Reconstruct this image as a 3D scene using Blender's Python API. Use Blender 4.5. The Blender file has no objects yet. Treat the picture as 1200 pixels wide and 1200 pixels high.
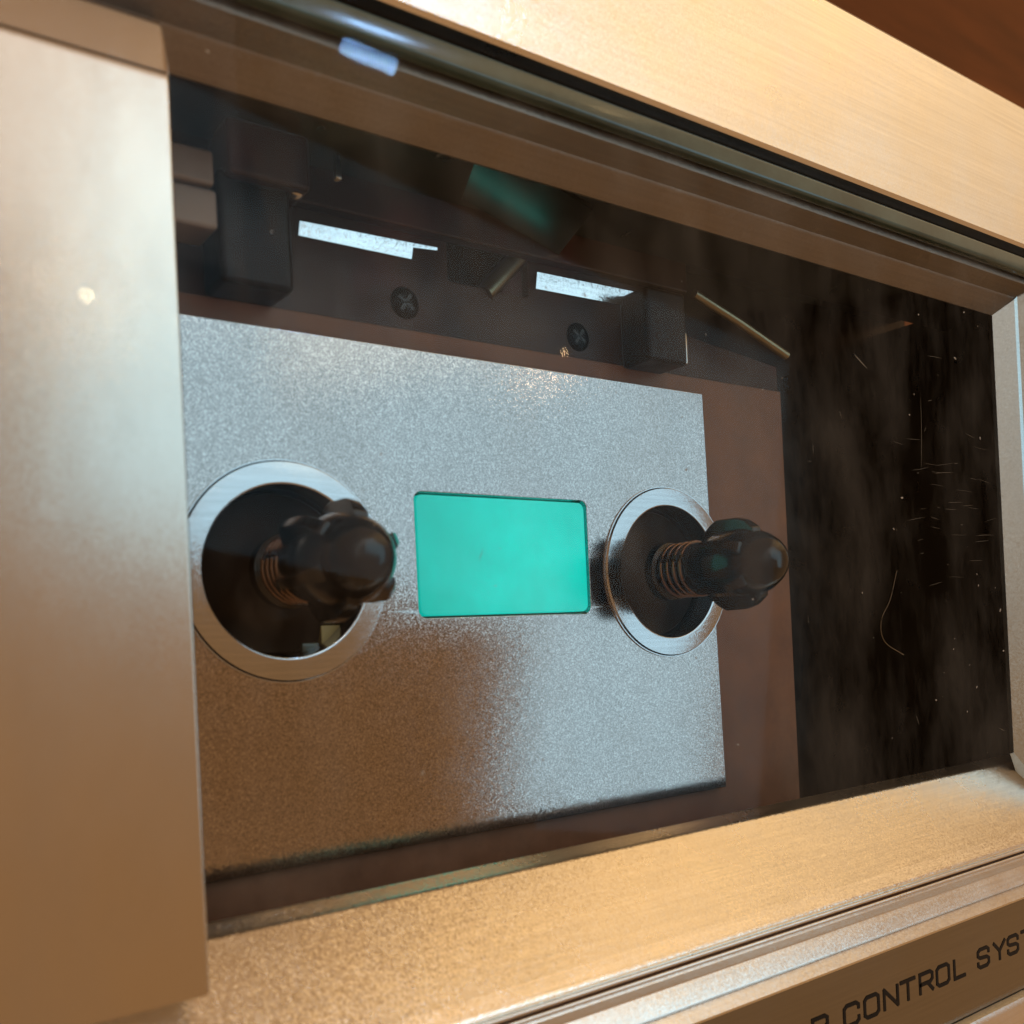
import bpy, bmesh, math, random
from mathutils import Vector, Matrix
random.seed(7)
S = 0.001                                     # everything below is in millimetres
sc = bpy.context.scene
C = sc.collection

# ---------------------------------------------------------------- camera
f_px, pcx, pcy = 1150.0, 600.0, 740.0
def nrm(v): return Vector(v).normalized()
cx_ = nrm((2190 - pcx, 672 - pcy, f_px))      # scene X (along the deck) in camera axes
cd_ = Vector((0.055, 1.0, 0.0)); cd_ = (cd_ - cx_ * cx_.dot(cd_)).normalized()   # scene down
cn_ = cx_.cross(cd_)                          # into the deck
cam_d = bpy.data.cameras.new('camera'); cam = bpy.data.objects.new('camera', cam_d); C.objects.link(cam)
right = Vector((cx_.x, cn_.x, -cd_.x)); down = Vector((cx_.y, cn_.y, -cd_.y)); fwd = Vector((cx_.z, cn_.z, -cd_.z))
M = Matrix((right, -down, -fwd)).transposed().to_4x4()
M.translation = Vector((-52.843, -73.959, -6.112)) * S
cam.matrix_world = M
cam_d.sensor_width = 36; cam_d.lens = 36 * f_px / 1200
cam_d.shift_x = 0; cam_d.shift_y = (pcy - 600) / 1200
cam_d.clip_start = 0.002; cam_d.clip_end = 50
cam_d.dof.use_dof = True; cam_d.dof.focus_distance = 0.108; cam_d.dof.aperture_fstop = 52
sc.camera = cam

# ---------------------------------------------------------------- world and lamps
w = bpy.data.worlds.new('World'); sc.world = w; w.use_nodes = True
w.node_tree.nodes['Background'].inputs[0].default_value = (0.56, 0.285, 0.115, 1)
w.node_tree.nodes['Background'].inputs[1].default_value = 0.75
sc.cycles.max_bounces = 6; sc.cycles.transparent_max_bounces = 8; sc.cycles.caustics_reflective = False; sc.cycles.caustics_refractive = False

def area(name, loc, target, sx, sy, power, col, roll=0.0, spread=180):
    d = bpy.data.lights.new(name, 'AREA'); d.shape = 'RECTANGLE'
    d.size = sx * S; d.size_y = sy * S; d.energy = power; d.color = col; d.spread = math.radians(spread)
    o = bpy.data.objects.new(name, d); C.objects.link(o)
    q = (Vector(target) - Vector(loc)).to_track_quat('-Z', 'Y')
    o.matrix_world = Matrix.Translation(Vector(loc) * S) @ q.to_matrix().to_4x4() @ Matrix.Rotation(roll, 4, 'Z')
    return o
def bulb(name, loc, r, power, col):
    d = bpy.data.lights.new(name, 'POINT'); d.shadow_soft_size = r * S; d.energy = power; d.color = col
    o = bpy.data.objects.new(name, d); C.objects.link(o); o.location = Vector(loc) * S
    return o
# cool daylight from a window, mirrored by the satin plate behind the spindles
area('daylight_window', (236.5, -350, 102.5), (236.5, 0, 102.5), 410, 186, 0.42, (0.36, 0.75, 1.0), roll=math.atan2(-.174, .985))
area('daylight_patch_fill', (331, -350, -63.5), (331, 0, -63.5), 166, 109, 0.100, (0.36, 0.75, 1.0), roll=math.atan2(-.174, .985))  # added lower piece that shapes the edge of the bright patch on the plate
# warm room lamp high in front, mirrored by the sloping sill and the faceplate
area('warm_ceiling_lamp', (300, -250, 208), (20, -15, 0), 470, 140, 0.125, (1.0, 0.74, 0.42))
# warm fill light added overhead to brighten the sill
area('warm_sill_fill', (240, -175, 262), (60, -20, -20), 400, 130, 0.13, (1.0, 0.66, 0.30))
# pale fill light added in front to whiten the top of the pillar
area('pale_pillar_fill', (30, -420, 285), (30, 0, 285), 200, 210, 0.15, (0.95, 0.93, 0.92))
# cool fill light added off to the left to grey the right reveal
area('side_cool_fill', (-155, -440, 110), (69, -12, 5), 200, 300, 0.11, (0.82, 0.95, 1.0))
bulb('bulb_pillar', (-39.2 + 13.6 * 14, -16 - 58 * 14, 14.2 + 20.3 * 14), 6, 0.11, (1.0, 0.72, 0.42))
bulb('bulb_centre', (-4.7 + 48.1 * 12, -16 - 58 * 12, 15.5 + 21.6 * 12), 3.5, 0.035, (1.0, 0.62, 0.30))
bulb('bulb_high', (1.5 + 54.3 * 10, -16 - 58 * 10, 36.0 + 42.3 * 10), 4, 0.05, (1.0, 0.66, 0.30))
area('blue_display', (-20.5 + 32.3 * 8, -16 - 58 * 8, 33.5 + 39.6 * 8), (-20.5, -16, 33.5), 34, 9, 0.11, (0.30, 0.58, 1.0), roll=-.35)

sc.view_settings.view_transform = 'Standard'; sc.view_settings.look = 'None'
sc.view_settings.exposure = 0.0; sc.view_settings.gamma = 1.0; sc.view_settings.use_curve_mapping = False

# ---------------------------------------------------------------- materials
def new_mat(name):
    m = bpy.data.materials.new(name); m.use_nodes = True
    nt = m.node_tree; b = nt.nodes['Principled BSDF']
    return m, nt, b
def obj_coords(nt, scale=(1, 1, 1)):
    tc = nt.nodes.new('ShaderNodeTexCoord'); mp = nt.nodes.new('ShaderNodeMapping')
    mp.inputs['Scale'].default_value = scale
    nt.links.new(tc.outputs['Object'], mp.inputs[0]); return mp.outputs[0]
def noise(nt, co, scale, detail=4, rough=0.6):
    n = nt.nodes.new('ShaderNodeTexNoise'); n.inputs['Scale'].default_value = scale
    n.inputs['Detail'].default_value = detail; n.inputs['Roughness'].default_value = rough
    nt.links.new(co, n.inputs['Vector']); return n
def ramp(nt, src, stops):
    r = nt.nodes.new('ShaderNodeValToRGB'); e = r.color_ramp.elements
    while len(e) < len(stops): e.new(0.5)
    for el, (p, c) in zip(e, stops): el.position = p; el.color = (*c, 1) if len(c) == 3 else c
    nt.links.new(src, r.inputs[0]); return r.outputs[0]
def flakes(nt, b, co, scale, k, k2=0.0):
    """tilt the shading normal per tiny flake, as in sparkling paint or bead-blasted metal"""
    v = nt.nodes.new('ShaderNodeTexVoronoi'); v.inputs['Scale'].default_value = scale
    nt.links.new(co, v.inputs['Vector'])
    sub = nt.nodes.new('ShaderNodeVectorMath'); sub.operation = 'SUBTRACT'; sub.inputs[1].default_value = (.5, .5, .5)
    nt.links.new(v.outputs['Color'], sub.inputs[0])
    mul = nt.nodes.new('ShaderNodeVectorMath'); mul.operation = 'SCALE'; mul.inputs['Scale'].default_value = k
    nt.links.new(sub.outputs[0], mul.inputs[0])
    g = nt.nodes.new('ShaderNodeNewGeometry')
    add = nt.nodes.new('ShaderNodeVectorMath'); add.operation = 'ADD'
    nt.links.new(g.outputs['Normal'], add.inputs[0]); nt.links.new(mul.outputs[0], add.inputs[1])
    no = nt.nodes.new('ShaderNodeVectorMath'); no.operation = 'NORMALIZE'; nt.links.new(add.outputs[0], no.inputs[0])
    nt.links.new(no.outputs[0], b.inputs['Normal'])
    return v
def rough_var(nt, b, co, scale, lo, hi):
    n = noise(nt, co, scale, 5)
    mr = nt.nodes.new('ShaderNodeMapRange'); mr.inputs[1].default_value = .3; mr.inputs[2].default_value = .7
    mr.inputs[3].default_value = lo; mr.inputs[4].default_value = hi
    nt.links.new(n.outputs[0], mr.inputs[0]); nt.links.new(mr.outputs[0], b.inputs['Roughness'])

def satin_metal(name, col, lo, hi, fl_scale, fl_k, grain=True):
    m, nt, b = new_mat(name); co = obj_coords(nt)
    b.inputs['Metallic'].default_value = 1.0
    v = flakes(nt, b, co, fl_scale, fl_k)
    rough_var(nt, b, co, 90, lo, hi)
    if grain:
        n2 = noise(nt, obj_coords(nt, (0.02, 1, 1)), 3500, 3, .6)
        c = ramp(nt, n2.outputs[0], [(.3, tuple(x * .92 for x in col)), (.55, col), (.75, tuple(min(1, x * 1.06) for x in col))])
        nt.links.new(c, b.inputs['Base Color'])
    else: b.inputs['Base Color'].default_value = (*col, 1)
    return m
MAT = {}
MAT['alu'] = satin_metal('brushed_aluminium', (.80, .78, .72), .26, .36, 7000, .07)
MAT['alu_glitter'] = satin_metal('blasted_aluminium', (.86, .83, .76), .24, .32, 9000, .15)
MAT['pillar'] = satin_metal('anodised_aluminium', (.62, .585, .53), .22, .25, 9000, .02, grain=False)
MAT['printed'] = satin_metal('printed_aluminium', (.28, .275, .255), .16, .22, 7000, .04)
MAT['grey_alu'] = satin_metal('grey_aluminium', (.48, .53, .54), .26, .36, 7000, .08)
MAT['shade_alu'] = satin_metal('shaded_matt_aluminium', (.25, .22, .19), .42, .55, 5200, .12)  # darker aluminium, with the top reveal's shade put into its colour
def silver_paint():
    m, nt, b = new_mat('sparkling_silver_paint'); co = obj_coords(nt)
    b.inputs['Metallic'].default_value = 1.0
    v = flakes(nt, b, co, 12000, .034)
    rough_var(nt, b, co, 300, .10, .14)
    sp = nt.nodes.new('ShaderNodeSeparateColor'); nt.links.new(v.outputs['Color'], sp.inputs[0])
    n = noise(nt, co, 60, 6, .6)
    ad = nt.nodes.new('ShaderNodeMath'); ad.operation = 'MULTIPLY_ADD'; ad.inputs[1].default_value = .3
    nt.links.new(n.outputs[0], ad.inputs[0]); nt.links.new(sp.outputs[2], ad.inputs[2])
    c = ramp(nt, ad.outputs[0], [(.12, (.24, .22, .21)), (.45, (.325, .30, .29)), (.85, (.375, .345, .335)), (1.0, (.50, .47, .46))])
    nt.links.new(c, b.inputs['Base Color'])
    return m
MAT['plate'] = silver_paint()
MAT['ring'] = satin_metal('polished_steel', (.47, .49, .51), .12, .18, 9000, .03)

def plastic(name, col, rough, var=.25, spec=.5, scale=150, metallic=0):
    m, nt, b = new_mat(name); co = obj_coords(nt)
    n = noise(nt, co, scale, 6, .7)
    c = ramp(nt, n.outputs[0], [(.3, tuple(x * (1 - var) for x in col)), (.7, tuple(x * (1 + var) for x in col))])
    nt.links.new(c, b.inputs['Base Color']); b.inputs['Metallic'].default_value = metallic
    b.inputs['Specular IOR Level'].default_value = spec
    rough_var(nt, b, co, scale * 2, rough * .8, rough * 1.25)
    return m
MAT['brown'] = plastic('brown_reflection', (.165, .085, .050), .45, spec=.3)  # brown reflection beside the silver plate, painted as a base colour
MAT['bay'] = plastic('bay_plate', (.036, .017, .010), .38, .35, spec=.25)
def bay_brown_reflection():
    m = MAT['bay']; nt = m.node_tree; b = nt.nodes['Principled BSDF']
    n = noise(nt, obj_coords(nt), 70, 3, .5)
    c = ramp(nt, n.outputs[0], [(.35, (.030, .016, .010)), (.55, (.042, .020, .012)), (.70, (.070, .013, .010))])  # the red end paints in a red reflection on the bay plate
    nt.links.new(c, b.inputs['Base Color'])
bay_brown_reflection()
MAT['dark'] = plastic('dark_plastic', (.009, .005, .003), .35, spec=.15)
MAT['black'] = plastic('black_liner', (.004, .004, .0035), .32, .5)
MAT['gloss_black'] = plastic('gloss_black', (.012, .010, .009), .10)
MAT['smoked_metal'] = plastic('smoked_metal', (.16, .16, .155), .14, .2, metallic=1)
MAT['gap_light'] = plastic('gap_light', (.42, .38, .16), .4)
MAT['hub'] = plastic('hub_black', (.010, .006, .004), .34, .4, spec=.3)
MAT['spindle'] = plastic('spindle_black', (.005, .004, .003), .17, .4, spec=.4)
MAT['steel'] = plastic('steel', (.62, .64, .62), .22, .1, metallic=1)
MAT['brass'] = plastic('dull_brass', (.22, .20, .13), .34, .2, metallic=1)
MAT['white'] = satin_metal('bright_strip', (.80, .83, .85), .16, .24, 6000, .10)
MAT['beige'] = plastic('beige_block', (.26, .215, .18), .5, .2)
MAT['red'] = plastic('red_reflection', (.045, .010, .008), .5, .5)  # dark red that paints in a reflection
MAT['ink'] = plastic('ink', (.004, .003, .002), .5, spec=.2)
MAT['teal_trim'] = plastic('glass_edge', (.05, .085, .075), .12, .3)
MAT['scratch'] = plastic('scratch', (.16, .125, .075), .5)
MAT['dust'] = plastic('dust', (.30, .27, .22), .6)

def teal():
    m, nt, b = new_mat('teal_lit_window'); co = obj_coords(nt)
    n = noise(nt, co, 160, 7, .65)
    c = ramp(nt, n.outputs[0], [(.3, (.0, .56, .48)), (.5, (.0, .64, .55)), (.68, (.0, .72, .63))])
    b.inputs['Base Color'].default_value = (.0, .12, .10, 1); b.inputs['Roughness'].default_value = .22
    # uneven lamp behind the tinted window: strongest right of its middle
    tc = nt.nodes.new('ShaderNodeTexCoord'); ds = nt.nodes.new('ShaderNodeVectorMath'); ds.operation = 'DISTANCE'
    ds.inputs[1].default_value = (.0035, .0001, .0015); nt.links.new(tc.outputs['Object'], ds.inputs[0])
    mr = nt.nodes.new('ShaderNodeMapRange'); mr.inputs[1].default_value = 0; mr.inputs[2].default_value = .013
    mr.inputs[3].default_value = 1.05; mr.inputs[4].default_value = .70
    nt.links.new(ds.outputs['Value'], mr.inputs[0]); nt.links.new(mr.outputs[0], b.inputs['Emission Strength'])
    nt.links.new(c, b.inputs['Emission Color'])
    return m
MAT['teal'] = teal()

def glass():
    m = bpy.data.materials.new('window_glass'); m.use_nodes = True; nt = m.node_tree
    nt.nodes.remove(nt.nodes['Principled BSDF']); out = nt.nodes['Material Output']
    tr = nt.nodes.new('ShaderNodeBsdfTransparent'); tr.inputs[0].default_value = (.97, .965, .95, 1)
    gl = nt.nodes.new('ShaderNodeBsdfGlossy'); gl.inputs['Roughness'].default_value = .02
    mx = nt.nodes.new('ShaderNodeMixShader'); mx.inputs[0].default_value = .0042
    nt.links.new(tr.outputs[0], mx.inputs[1]); nt.links.new(gl.outputs[0], mx.inputs[2])
    df = nt.nodes.new('ShaderNodeBsdfDiffuse'); df.inputs[0].default_value = (.5, .45, .38, 1)
    co = obj_coords(nt, (1.4, 1, .6)); n = noise(nt, co, 60, 8, .7)
    mr = nt.nodes.new('ShaderNodeMapRange'); mr.inputs[1].default_value = .45; mr.inputs[2].default_value = .85
    mr.inputs[3].default_value = 0.0; mr.inputs[4].default_value = .085
    nt.links.new(n.outputs[0], mr.inputs[0])
    mx2 = nt.nodes.new('ShaderNodeMixShader')
    nt.links.new(mr.outputs[0], mx2.inputs[0]); nt.links.new(mx.outputs[0], mx2.inputs[1]); nt.links.new(df.outputs[0], mx2.inputs[2])
    nt.links.new(mx2.outputs[0], out.inputs[0])
    return m
MAT['glass'] = glass()

def wood():
    m, nt, b = new_mat('varnished_wood'); co = obj_coords(nt, (1, 1, 9))
    n = noise(nt, co, 3.0, 8, .65)
    c = ramp(nt, n.outputs[0], [(.3, (.10, .030, .010)), (.55, (.19, .062, .020)), (.75, (.30, .11, .035))])
    nt.links.new(c, b.inputs['Base Color']); b.inputs['Roughness'].default_value = .4
    return m
MAT['wood'] = wood()

# ---------------------------------------------------------------- mesh helpers
def link(name, me, mat, parent=None):
    me.materials.append(MAT[mat]); o = bpy.data.objects.new(name, me); C.objects.link(o)
    if parent: o.parent = parent
    return o
def from_bm(name, bm, mat, parent=None, smooth=False, angle=35, flat_big=True):
    bmesh.ops.recalc_face_normals(bm, faces=bm.faces[:])
    me = bpy.data.meshes.new(name); bm.to_mesh(me); bm.free()
    if smooth:
        me.polygons.foreach_set('use_smooth', [True] * len(me.polygons))
        me.set_sharp_from_angle(angle=math.radians(angle))
    o = link(name, me, mat, parent)
    if smooth and flat_big:
        wn = o.modifiers.new('weighted_normal', 'WEIGHTED_NORMAL'); wn.keep_sharp = True; wn.weight = 100; wn.mode = 'FACE_AREA'
    return o
def box(name, mat, parent, x0, x1, y0, y1, z0, z1, bev=.3, seg=3):
    bm = bmesh.new(); bmesh.ops.create_cube(bm, size=1)
    for v in bm.verts:
        v.co = Vector(((x0 + x1) / 2 + v.co.x * (x1 - x0), (y0 + y1) / 2 + v.co.y * (y1 - y0), (z0 + z1) / 2 + v.co.z * (z1 - z0))) * S
    if bev: bmesh.ops.bevel(bm, geom=bm.edges[:] , offset=bev * S, segments=seg, profile=.5, affect='EDGES')
    return from_bm(name, bm, mat, parent, True, 50)
def extrude_x(name, mat, parent, prof, x0, x1, m0=0.0, m1=0.0, ref=None, smooth=True, angle=30):
    """closed profile of (y,z) swept along x; m0/m1 mitre the ends by |z-ref|"""
    bm = bmesh.new(); A = []; B = []
    for y, z in prof:
        k = abs(z - ref) if ref is not None else 0
        A.append(bm.verts.new(Vector((x0 - m0 * k, y, z)) * S)); B.append(bm.verts.new(Vector((x1 + m1 * k, y, z)) * S))
    n = len(prof)
    for i in range(n): bm.faces.new((A[i], A[(i + 1) % n], B[(i + 1) % n], B[i]))
    bm.faces.new(A); bm.faces.new(B)
    return from_bm(name, bm, mat, parent, smooth, angle)
def lathe_y(name, mat, parent, prof, cx, cz, seg=96, angle=30, flat=False):
    """profile of (radius, y) turned about the y axis through (cx, cz)"""
    bm = bmesh.new(); rings = []
    for r, y in prof:
        if r < 1e-6: rings.append([bm.verts.new(Vector((cx, y, cz)) * S)]); continue
        rings.append([bm.verts.new(Vector((cx + r * math.cos(2 * math.pi * i / seg), y, cz + r * math.sin(2 * math.pi * i / seg))) * S) for i in range(seg)])
    for a, b in zip(rings, rings[1:]):
        for i in range(seg):
            j = (i + 1) % seg
            if len(a) == 1: bm.faces.new((a[0], b[i], b[j]))
            elif len(b) == 1: bm.faces.new((a[i], a[j], b[0]))
            else: bm.faces.new((a[i], a[j], b[j], b[i]))
    return from_bm(name, bm, mat, parent, True, angle, flat)
def rounded(x0, x1, z0, z1, r, n=6):
    pts = []
    for cx, cz, a in ((x1 - r, z1 - r, 0), (x0 + r, z1 - r, 90), (x0 + r, z0 + r, 180), (x1 - r, z0 + r, 270)):
        for i in range(n + 1):
            t = math.radians(a + 90 * i / n); pts.append((cx + r * math.cos(t), cz + r * math.sin(t)))
    return pts
def slab_xz(name, mat, parent, pts, y0, y1, bev=0.0, holes=()):
    """outline of (x,z) given thickness from y0 (front) to y1 (back); holes are outlines too"""
    bm = bmesh.new()
    loops = [pts] + list(holes); edges = []
    for lp in loops:
        vs = [bm.verts.new(Vector((x, y0, z)) * S) for x, z in lp]
        edges += [bm.edges.new((vs[i], vs[(i + 1) % len(vs)])) for i in range(len(vs))]
    if holes: bmesh.ops.triangle_fill(bm, use_beauty=True, use_dissolve=False, edges=edges)
    else: bm.faces.new([v for v in bm.verts])
    r = bmesh.ops.extrude_face_region(bm, geom=bm.faces[:])
    for v in [g for g in r['geom'] if isinstance(g, bmesh.types.BMVert)]: v.co.y = y1 * S
    bmesh.ops.recalc_face_normals(bm, faces=bm.faces[:])
    if bev:
        es = [e for e in bm.edges if len(e.link_faces) == 2 and e.calc_face_angle(0) > 1.2 and all(abs(v.co.y - y0 * S) < 1e-7 for v in e.verts)]
        bmesh.ops.bevel(bm, geom=es, offset=bev * S, segments=2, profile=.5, affect='EDGES')
    return from_bm(name, bm, mat, parent, True, 30)
def tube(name, mat, parent, pts, r, seg=10, cyc=False):
    bm = bmesh.new(); P = [Vector(p) for p in pts]; rings = []
    for i, p in enumerate(P):
        t = (P[min(i + 1, len(P) - 1)] - P[max(i - 1, 0)]).normalized()
        a = t.cross(Vector((0, 0, 1)) if abs(t.z) < .9 else Vector((1, 0, 0))).normalized(); b = t.cross(a)
        rings.append([bm.verts.new((p + a * r * math.cos(2 * math.pi * k / seg) + b * r * math.sin(2 * math.pi * k / seg)) * S) for k in range(seg)])
    for u, v in zip(rings, rings[1:]):
        for k in range(seg): bm.faces.new((u[k], u[(k + 1) % seg], v[(k + 1) % seg], v[k]))
    bm.faces.new(rings[0]); bm.faces.new(rings[-1])
    return from_bm(name, bm, mat, parent, True, 60, False)

# ---------------------------------------------------------------- background
bm = bmesh.new(); bmesh.ops.create_cube(bm, size=1)
for v in bm.verts: v.co = Vector((v.co.x * 4 + .5, v.co.y * .04 + .34, v.co.z * 3 + .5))
wall = from_bm('wall', bm, 'wood'); wall['kind'] = 'structure'

# ---------------------------------------------------------------- the deck
deck = bpy.data.objects.new('cassette_deck', None); C.objects.link(deck); deck.empty_display_size = .02
deck['label'] = 'champagne silver cassette deck with a glass cassette door, two black spindles and a teal window'
deck['category'] = 'cassette deck'
XL, XR = -110, 120

# faceplate above the door, running back as the deck's lid
extrude_x('top_panel', 'alu', deck, [(-16.2, 37.4), (-16.5, 37.7), (-16.5, 54.2), (-16.1, 54.75), (-15.2, 54.9), (120, 54.9), (120, 52), (-13, 52), (-13, 37.4)], XL, XR)
box('side_panel', 'alu', deck, 84, XR, -16.5, -10, -49, 37.2, .3)

# door frame: sill, top reveal, right reveal, pillar and pane
xr = 68.9                                     # right end of the window opening at its rear edge
frame = extrude_x('door_frame', 'alu_glitter', deck,
    [(-8.2, -24.5), (-7.9, -24.35), (-7.6, -24.7), (-7.6, -33), (-16.0, -33), (-16.05, -32.75), (-15.9, -32.45), (-9.7, -25.1), (-9.3, -24.85)], -70, 82)
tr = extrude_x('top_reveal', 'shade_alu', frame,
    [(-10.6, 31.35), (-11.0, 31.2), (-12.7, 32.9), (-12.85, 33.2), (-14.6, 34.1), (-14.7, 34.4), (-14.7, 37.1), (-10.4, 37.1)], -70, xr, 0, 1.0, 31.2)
bm = bmesh.new()
prof = [(-10.4, .1), (-11.0, -.12), (-12.8, 1.9), (-12.95, 2.4), (-15.1, 4.2), (-15.1, 14), (-10.4, 14)]   # (y, outward x)
A = [bm.verts.new(Vector((xr + d, y, -23.4 - max(d, 0) * 2.0)) * S) for y, d in prof]
B = [bm.verts.new(Vector((xr + d, y, 31.2 + max(d, 0) * .92)) * S) for y, d in prof]
for i in range(len(prof)): bm.faces.new((A[i], A[(i + 1) % len(A)], B[(i + 1) % len(A)], B[i]))
bm.faces.new(A); bm.faces.new(B)
from_bm('right_reveal', bm, 'grey_alu', frame, True, 20)
box('glass_channel', 'teal_trim', frame, -70, 82, -16.1, -14.85, 34.6, 36.5, .35)
box('channel_gap', 'black', frame, -70, 82, -14.8, -13.2, 35.5, 37.35, 0)
def pillar():
    bm = bmesh.new()
    prof = [(-14.9, -26.7), (-14.9, 28.3), (-14.8, 28.8), (-14.5, 29.15), (-14.05, 32.2), (-13.7, 32.6), (-12.3, 32.7), (-12.3, -26.7)]
    A = [bm.verts.new(Vector((-66, y, z)) * S) for y, z in prof]; B = [bm.verts.new(Vector((-33.7, y, z)) * S) for y, z in prof]
    n = len(prof)
    for i in range(n): bm.faces.new((A[i], A[(i + 1) % n], B[(i + 1) % n], B[i]))
    bm.faces.new(A); fb = bm.faces.new(B)
    bmesh.ops.bevel(bm, geom=list(fb.edges), offset=.25 * S, segments=3, profile=.5, affect='EDGES')
    return from_bm('pillar', bm, 'pillar', frame, True, 25)
pillar()
pane = box('window_pane', 'glass', frame, -68, 80, -16.0, -15.15, -32.4, 35.4, 0)
# thin rails that hold the pane
for z in (-33.15, -33.78): box('glazing_rail', 'alu', frame, -70, 84, -16.4, -14.8, z - .19, z + .19, .15)

# lower bars of the door and the printed plate
extrude_x('lower_moulding', 'alu', deck,
    [(-15.0, -34.05), (-16.0, -34.1), (-16.12, -34.3), (-15.5, -35.2), (-15.45, -35.4), (-16.35, -36.85), (-16.35, -37.0), (-16.2, -37.15), (-13.5, -37.15), (-13.5, -34.05)], XL, XR, angle=40)
extrude_x('plate_lip', 'alu', deck, [(-15.6, -37.32), (-15.8, -37.4), (-16.5, -38.4), (-16.4, -38.65), (-15.9, -38.75), (-13.5, -38.75), (-13.5, -37.3)], XL, XR)
tplate = extrude_x('printed_plate', 'printed', deck, [(-15.7, -38.8), (-15.7, -49.1), (-13, -49.1), (-13, -38.8)], XL, XR)
extrude_x('bottom_lip', 'alu', deck, [(-15.7, -49.2), (-16.6, -49.4), (-16.8, -50), (-16.8, -60), (-13, -60), (-13, -49.2)], XL, XR)

# lettering
GL = {
 'C': [[(.8, .70), (.8, .86), (.66, 1), (.14, 1), (0, .86), (0, .14), (.14, 0), (.66, 0), (.8, .14), (.8, .30)]],
 'O': [[(.4, 0), (.14, 0), (0, .14), (0, .86), (.14, 1), (.66, 1), (.8, .86), (.8, .14), (.66, 0), (.4, 0)]],
 'N': [[(0, 0), (0, 1)], [(0, 1), (.8, 0)], [(.8, 0), (.8, 1)]],
 'T': [[(-.02, 1), (.82, 1)], [(.4, 1), (.4, 0)]],
 'R': [[(0, 0), (0, 1), (.66, 1), (.8, .88), (.8, .60), (.66, .46), (0, .46)], [(.48, .46), (.82, 0)]],
 'L': [[(0, 1), (0, 0), (.72, 0)]],
 'S': [[(.78, .72), (.78, .87), (.65, 1), (.14, 1), (0, .87), (0, .66), (.14, .53), (.64, .48), (.78, .36), (.78, .13), (.64, 0), (.14, 0), (0, .13), (0, .28)]],
 'Y': [[(0, 1), (.4, .48), (.8, 1)], [(.4, .48), (.4, 0)]],
}
def letter(ch, x, wd, z0, h, y):
    bm = bmesh.new(); hw = .20
    for st in GL[ch]:
        P = [Vector((x + (px / .8) * wd, z0 + pz * h)) for px, pz in st]; L = []; R = []
        for i, p in enumerate(P):
            d0 = (p - P[i - 1]).normalized() if i else None
            d1 = (P[i + 1] - p).normalized() if i + 1 < len(P) else None
            if d0 is None: d0 = d1
            if d1 is None: d1 = d0
            n0 = Vector((-d0.y, d0.x)); n1 = Vector((-d1.y, d1.x)); m = (n0 + n1).normalized(); k = hw / max(.4, m.dot(n0))
            e = Vector((0, 0)) if st[0] == st[-1] else (d1 * -hw * .6 if i == 0 else (d0 * hw * .6 if i == len(P) - 1 else Vector((0, 0))))
            L.append(p + m * k + e); R.append(p - m * k + e)
        for yy in (y,):
            vl = [bm.verts.new(Vector((q.x, yy, q.y)) * S) for q in L]; vr = [bm.verts.new(Vector((q.x, yy, q.y)) * S) for q in R]
            for i in range(len(P) - 1): bm.faces.new((vl[i], vl[i + 1], vr[i + 1], vr[i]))
        y -= .004
    return from_bm('letter', bm, 'ink', tplate)
for ch, x, wd in (('R', 16.1, 2.0), ('C', 20.5, 2.1), ('O', 23.5, 2.1), ('N', 26.5, 2.1), ('T', 29.2, 2.2), ('R', 32.3, 2.1), ('O', 35.2, 2.1), ('L', 38.3, 2.1),
                  ('S', 42.7, 2.1), ('Y', 45.8, 2.2), ('S', 48.6, 2.1), ('T', 51.5, 2.2)):
    letter(ch, -52.84 + (x + 52.84) * 1.0757, wd * 1.0757, -44.66, 1.94, -15.74)

# ---------------------------------------------------------------- inside of the cassette bay
well = slab_xz('bay_liner', 'black', deck, [(-72, -34), (82, -34), (82, 51), (-72, 51)], 9, 10)
box('liner_floor', 'gloss_black', well, -72, 78, -10, 8.9, -31, -29, 0)
box('liner_roof', 'black', well, -72, 78, -10, 8.9, 37.2, 39, 0)
box('liner_side', 'black', well, 77, 80, -10, 8.9, -28.9, 35.9, 0)
# sloped strip added under the roof as a reflector for the teal window
extrude_x('roof_reflector', 'black', well, [(-7.0, 35.9), (-1.0, 32.9), (-1.0, 33.6), (-7.0, 36.6)], -72, 76)

def teal_reflector():  # tilted reflector added to give the teal streak under the roof
    bm = bmesh.new(); P0 = Vector((-4.0, -4.0, 34.3))
    low = []; up = []
    for x, y in ((-15, -6.8), (7, -6.8), (7, -1.6), (-15, -1.6)):
        z = P0.z - .278 * (x - P0.x) - .439 * (y - P0.y)
        low.append(bm.verts.new(Vector((x, y, z)) * S)); up.append(bm.verts.new(Vector((x, y, z + .5)) * S))
    bm.faces.new(low); bm.faces.new(up)
    for i in range(4): bm.faces.new((low[i], low[(i + 1) % 4], up[(i + 1) % 4], up[i]))
    return from_bm('teal_reflector', bm, 'smoked_metal', well)
teal_reflector()
hub_holes = [[(cx + 8.75 * math.cos(-2 * math.pi * i / 64), 8.75 * math.sin(-2 * math.pi * i / 64)) for i in range(64)] for cx in (-21.25, 21.25)]
win_hole = rounded(-9.25, 10.35, -4.1, 7.0, .75)[::-1]
base = slab_xz('base_plate', 'brown', deck, [(-60, -27.6), (42.2, -27.6), (42.2, 21.5), (-60, 21.5)], .9, 2.2, .12, hub_holes + [win_hole])  # its strip right of the silver plate carries that plate's reflection as colour
plate = slab_xz('silver_plate', 'plate', deck, [(-60, -23.6), (28.6, -23.6), (27.7, 19.5), (-60, 19.5)], 0, .8, .10, hub_holes + [win_hole])
slab_xz('tape_window', 'teal', plate, rounded(-9.05, 10.15, -3.9, 6.8, .7), .12, 1.6, .15)
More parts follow.
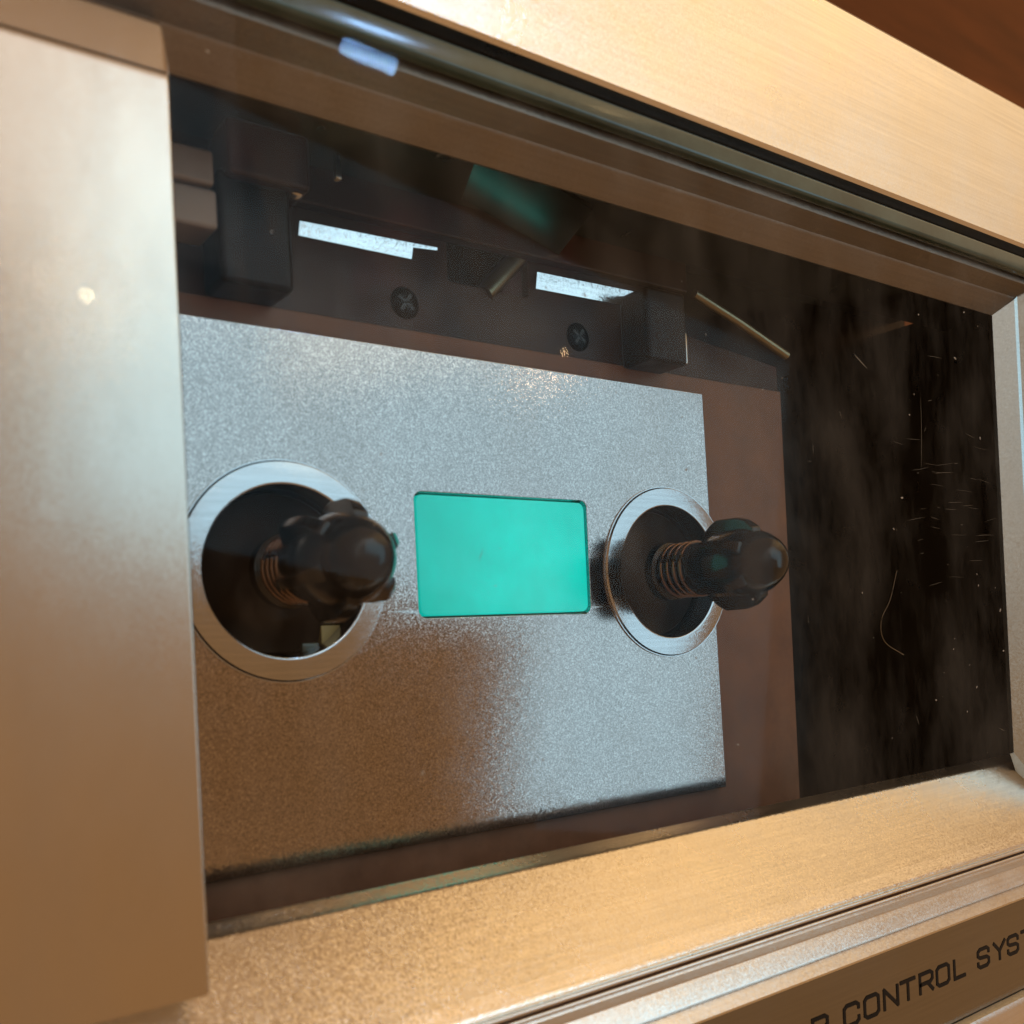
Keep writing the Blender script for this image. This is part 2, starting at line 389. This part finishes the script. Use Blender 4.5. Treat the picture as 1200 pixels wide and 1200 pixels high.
slab_xz('window_gasket', 'black', plate, rounded(-9.6, 10.7, -4.5, 7.4, .8), 2.3, 2.8)

# reel spindles
def spindle(cx, rot):
    sh = lathe_y('spindle', 'spindle', deck, [(0, 2.4), (3.1, 2.4), (3.0, -.6), (2.45, -.9), (2.5, -5.2), (2.7, -5.9), (3.1, -7.3), (3.35, -7.9), (3.4, -10.6), (3.25, -11.6),
        (2.75, -12.9), (2.2, -13.8), (1.75, -14.3), (1.2, -14.65), (.6, -14.78), (0, -14.8)], cx, 0)
    lathe_y('hub', 'hub', sh, [(0, 4.6), (6.55, 4.6), (6.7, 4.4), (6.7, 2.7), (6.5, 2.4), (4.0, 1.2), (3.3, .6), (2.9, .3), (0, .3)], cx, 0)
    lathe_y('collar_ring', 'ring', sh, [(8.9, .3), (8.95, -.15), (8.85, -.15), (8.72, -.33), (7.12, -.45), (6.95, -.38), (6.9, -.1), (6.9, 5.2), (7.3, 5.2), (7.3, 2.2), (8.6, 2.2), (8.6, .3), (8.9, .3)], cx, 0, 128, 30, True)
    # coil spring round the shaft
    pts = []
    for i in range(24 * 4 + 1):
        a = 2 * math.pi * i / 24; pts.append((cx + 2.72 * math.cos(a), -1.2 - 3.6 * i / 96, 2.72 * math.sin(a)))
    tube('spring', 'spring', sh, pts, .20, 8)
    for k in range(6):
        a = math.radians(rot + 60 * k); u = Vector((math.cos(a), 0, math.sin(a))); t = Vector((-math.sin(a), 0, math.cos(a)))
        bm = bmesh.new(); prof = [(2.2, -5.6), (3.1, -5.7), (4.2, -7.0), (4.5, -7.7), (4.45, -10.2), (4.1, -11.3), (3.3, -12.3), (2.2, -12.4)]
        vs = []
        for sgn in (-1, 1):
            vs.append([bm.verts.new((Vector((cx, y, 0)) + u * r + t * sgn * (.42 if r > 4 else .62)) * S) for r, y in prof])
        n = len(prof)
        for i in range(n): bm.faces.new((vs[0][i], vs[0][(i + 1) % n], vs[1][(i + 1) % n], vs[1][i]))
        bm.faces.new(vs[0]); bm.faces.new(vs[1])
        bmesh.ops.recalc_face_normals(bm, faces=bm.faces[:])
        bmesh.ops.bevel(bm, geom=[e for e in bm.edges if e.calc_face_angle(0) > .7], offset=.14 * S, segments=2, profile=.5, affect='EDGES')
        from_bm('fin', bm, 'spindle', sh, True, 35)
    return sh
MAT['spring'] = plastic('spring_wire', (.20, .13, .09), .25, .2, metallic=1)
spindle(-21.25, 82); spindle(21.25, 96)
# small tabs coloured as the yellow-green light behind one hub's gap
box('gap_light_tab', 'gap_light', deck, -17.7, -15.9, 1.9, 2.9, -6.1, -4.4, .1)
box('gap_light_tab', 'teal_trim', deck, -19.4, -17.9, 2.0, 2.9, -6.6, -5.8, .1)

# head bay above the plate
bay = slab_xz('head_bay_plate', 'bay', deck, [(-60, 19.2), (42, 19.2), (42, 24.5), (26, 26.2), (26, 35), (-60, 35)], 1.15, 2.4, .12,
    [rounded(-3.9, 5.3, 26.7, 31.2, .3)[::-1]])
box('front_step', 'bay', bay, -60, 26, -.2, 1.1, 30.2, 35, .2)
def screw(x, z, r, mat, y):
    o = lathe_y('screw', mat, bay, [(0, y + .9), (r, y + .9), (r, y + .15), (r * .8, y - .05), (r * .3, y - .12), (0, y - .12)], x, z, 32)
    for a in (35, 125):
        bm = bmesh.new(); bmesh.ops.create_cube(bm, size=1)
        bmesh.ops.transform(bm, verts=bm.verts[:], matrix=Matrix.Translation(Vector((x, y - .11, z)) * S) @ Matrix.Rotation(math.radians(a), 4, 'Y') @ Matrix.Diagonal((r * 1.2 * S, .12 * S, .28 * S, 1)))
        from_bm('screw_slot', bm, 'black', o)
screw(-8.6, 23.9, 1.45, 'dark', 1.0); screw(11.3, 23.7, 1.45, 'dark', 1.0)
screw(-20.4, 30.2, 1.1, 'steel', -3.4)
def tilted(o, zc, k):
    for v in o.data.vertices: v.co.y += (zc * S - v.co.z) * k
tilted(slab_xz('guide_strip', 'white', bay, [(-18.7, 27.7), (-8.0, 27.75), (-7.9, 28.75), (-5.4, 28.95), (-5.4, 29.2), (-8, 29.1), (-18.6, 28.85)], .5, 1.0), 28.4, .16)
tilted(slab_xz('guide_strip', 'white', bay, [(5.85, 27.5), (20.3, 27.75), (20.4, 29.3), (5.9, 29.05)], .5, 1.0), 28.4, .16)
box('pinch_arm', 'dark', bay, -26.7, -20.9, -3.2, 1.0, 21.4, 30.0, .5)
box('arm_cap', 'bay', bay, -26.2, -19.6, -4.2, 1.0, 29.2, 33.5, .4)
box('pinch_arm', 'dark', bay, 16.8, 22.5, -3.2, 1.0, 21.1, 28.6, .5)
box('arm_edge', 'steel', bay, 22.6, 23.1, -2.6, .6, 21.5, 24.8, .15)
box('beige_block', 'beige', bay, -40, -26.9, -3.2, 1.0, 28.35, 31.0, .35)
box('beige_block', 'beige', bay, -40, -26.7, -3.0, 1.0, 25.2, 28.15, .35)
tube('lever', 'brass', bay, [(.4, 1.6, 26.3), (2.4, 1.6, 28.4), (4.9, 1.8, 30.9)], .95, 12)
box('red_reflection_patch', 'red', bay, 2.6, 5.1, 1.8, 2.3, 26.8, 29.4, .1)  # patch added to hold the red reflection as colour
box('head_pocket', 'dark', bay, -5, 6.5, 2.6, 3.4, 26, 32, 0)
tube('link_rod', 'brass', bay, [(24.4, -2.6, 29.1), (31, -2.8, 27.0), (38.6, -3.0, 24.3)], .5, 10)
box('clip', 'steel', bay, -17.6, -17.1, -4.5, -3.9, 30.6, 32.6, .1)

# ---------------------------------------------------------------- dust, scratches and a hair on the pane
bm = bmesh.new()
for i in range(75):
    x = random.uniform(-34, 66) if i % 3 else random.uniform(35, 66); z = random.uniform(-23, 33); r = random.choice((.04, .05, .06, .08, .11)) * random.uniform(.7, 1.2)
    st = random.uniform(1, 2.2); a0 = random.uniform(0, 3.14)
    top = bm.verts.new(Vector((x, -16.02 - r * .5, z)) * S); ring = []
    for k in range(6):
        a = 2 * math.pi * k / 6; px = r * st * math.cos(a) * random.uniform(.7, 1.2); pz = r * math.sin(a)
        ring.append(bm.verts.new(Vector((x + px * math.cos(a0) - pz * math.sin(a0), -16.01, z + px * math.sin(a0) + pz * math.cos(a0))) * S))
    for k in range(6): bm.faces.new((top, ring[k], ring[(k + 1) % 6]))
dust = from_bm('dust', bm, 'dust'); dust['kind'] = 'stuff'; dust['label'] = 'pale dust specks scattered over the glass of the cassette door'; dust['category'] = 'dust'
bm = bmesh.new()
def scratch(x, z, L, a, wd=.03):
    ca, sa = math.cos(a), math.sin(a); bend = random.uniform(-.02, .02) * L
    P = [(x + ca * L * t - sa * bend * 4 * t * (1 - t), z + sa * L * t + ca * bend * 4 * t * (1 - t)) for t in (0, .25, .5, .75, 1)]
    W = [0, wd, wd, wd * .8, 0]
    for i in range(4):
        q = [(P[i][0] - sa * W[i], P[i][1] + ca * W[i]), (P[i + 1][0] - sa * W[i + 1], P[i + 1][1] + ca * W[i + 1]),
             (P[i + 1][0] + sa * W[i + 1], P[i + 1][1] - ca * W[i + 1]), (P[i][0] + sa * W[i], P[i][1] - ca * W[i])]
        if i == 0: q = q[:3]
        if i == 3: q = [q[0], q[1], q[3]]
        bm.faces.new([bm.verts.new(Vector((u, -16.012, v)) * S) for u, v in q])
for i in range(34): scratch(random.gauss(47, 4.5), random.gauss(7, 5), random.uniform(.6, 4.2), random.gauss(.05, .12), random.uniform(.006, .014))
for i in range(26): scratch(random.uniform(-32, 64), random.uniform(-22, 33), random.uniform(.3, 1.6), random.uniform(0, 3.1), random.uniform(.012, .026))
scratch(43.0, 9, 9, 1.5, .018); scratch(32.2, 20.3, 2.6, -.52, .05)
sc_o = from_bm('scratches', bm, 'scratch', pane); sc_o['kind'] = 'stuff'
def spline(P, n=8):
    P = [Vector(p) for p in P]; P = [P[0] * 2 - P[1]] + P + [P[-1] * 2 - P[-2]]; o = []
    for i in range(1, len(P) - 2):
        for k in range(n):
            t = k / n; a, b, c, d = P[i - 1:i + 3]
            o.append(.5 * ((2 * b) + (c - a) * t + (2 * a - 5 * b + 4 * c - d) * t * t + (3 * b - a - 3 * c + d) * t ** 3))
    o.append(P[-2]); return o
hair = tube('lint_hair', 'scratch', None, spline([(37.6, -16.1, -1.2), (36.2, -16.1, -4.1), (34.5, -16.1, -6.2), (34.9, -16.1, -8.3), (38.1, -16.1, -9.8)]), .035, 6)
hair['label'] = 'thin curled hair stuck to the dark right side of the glass'; hair['category'] = 'hair'
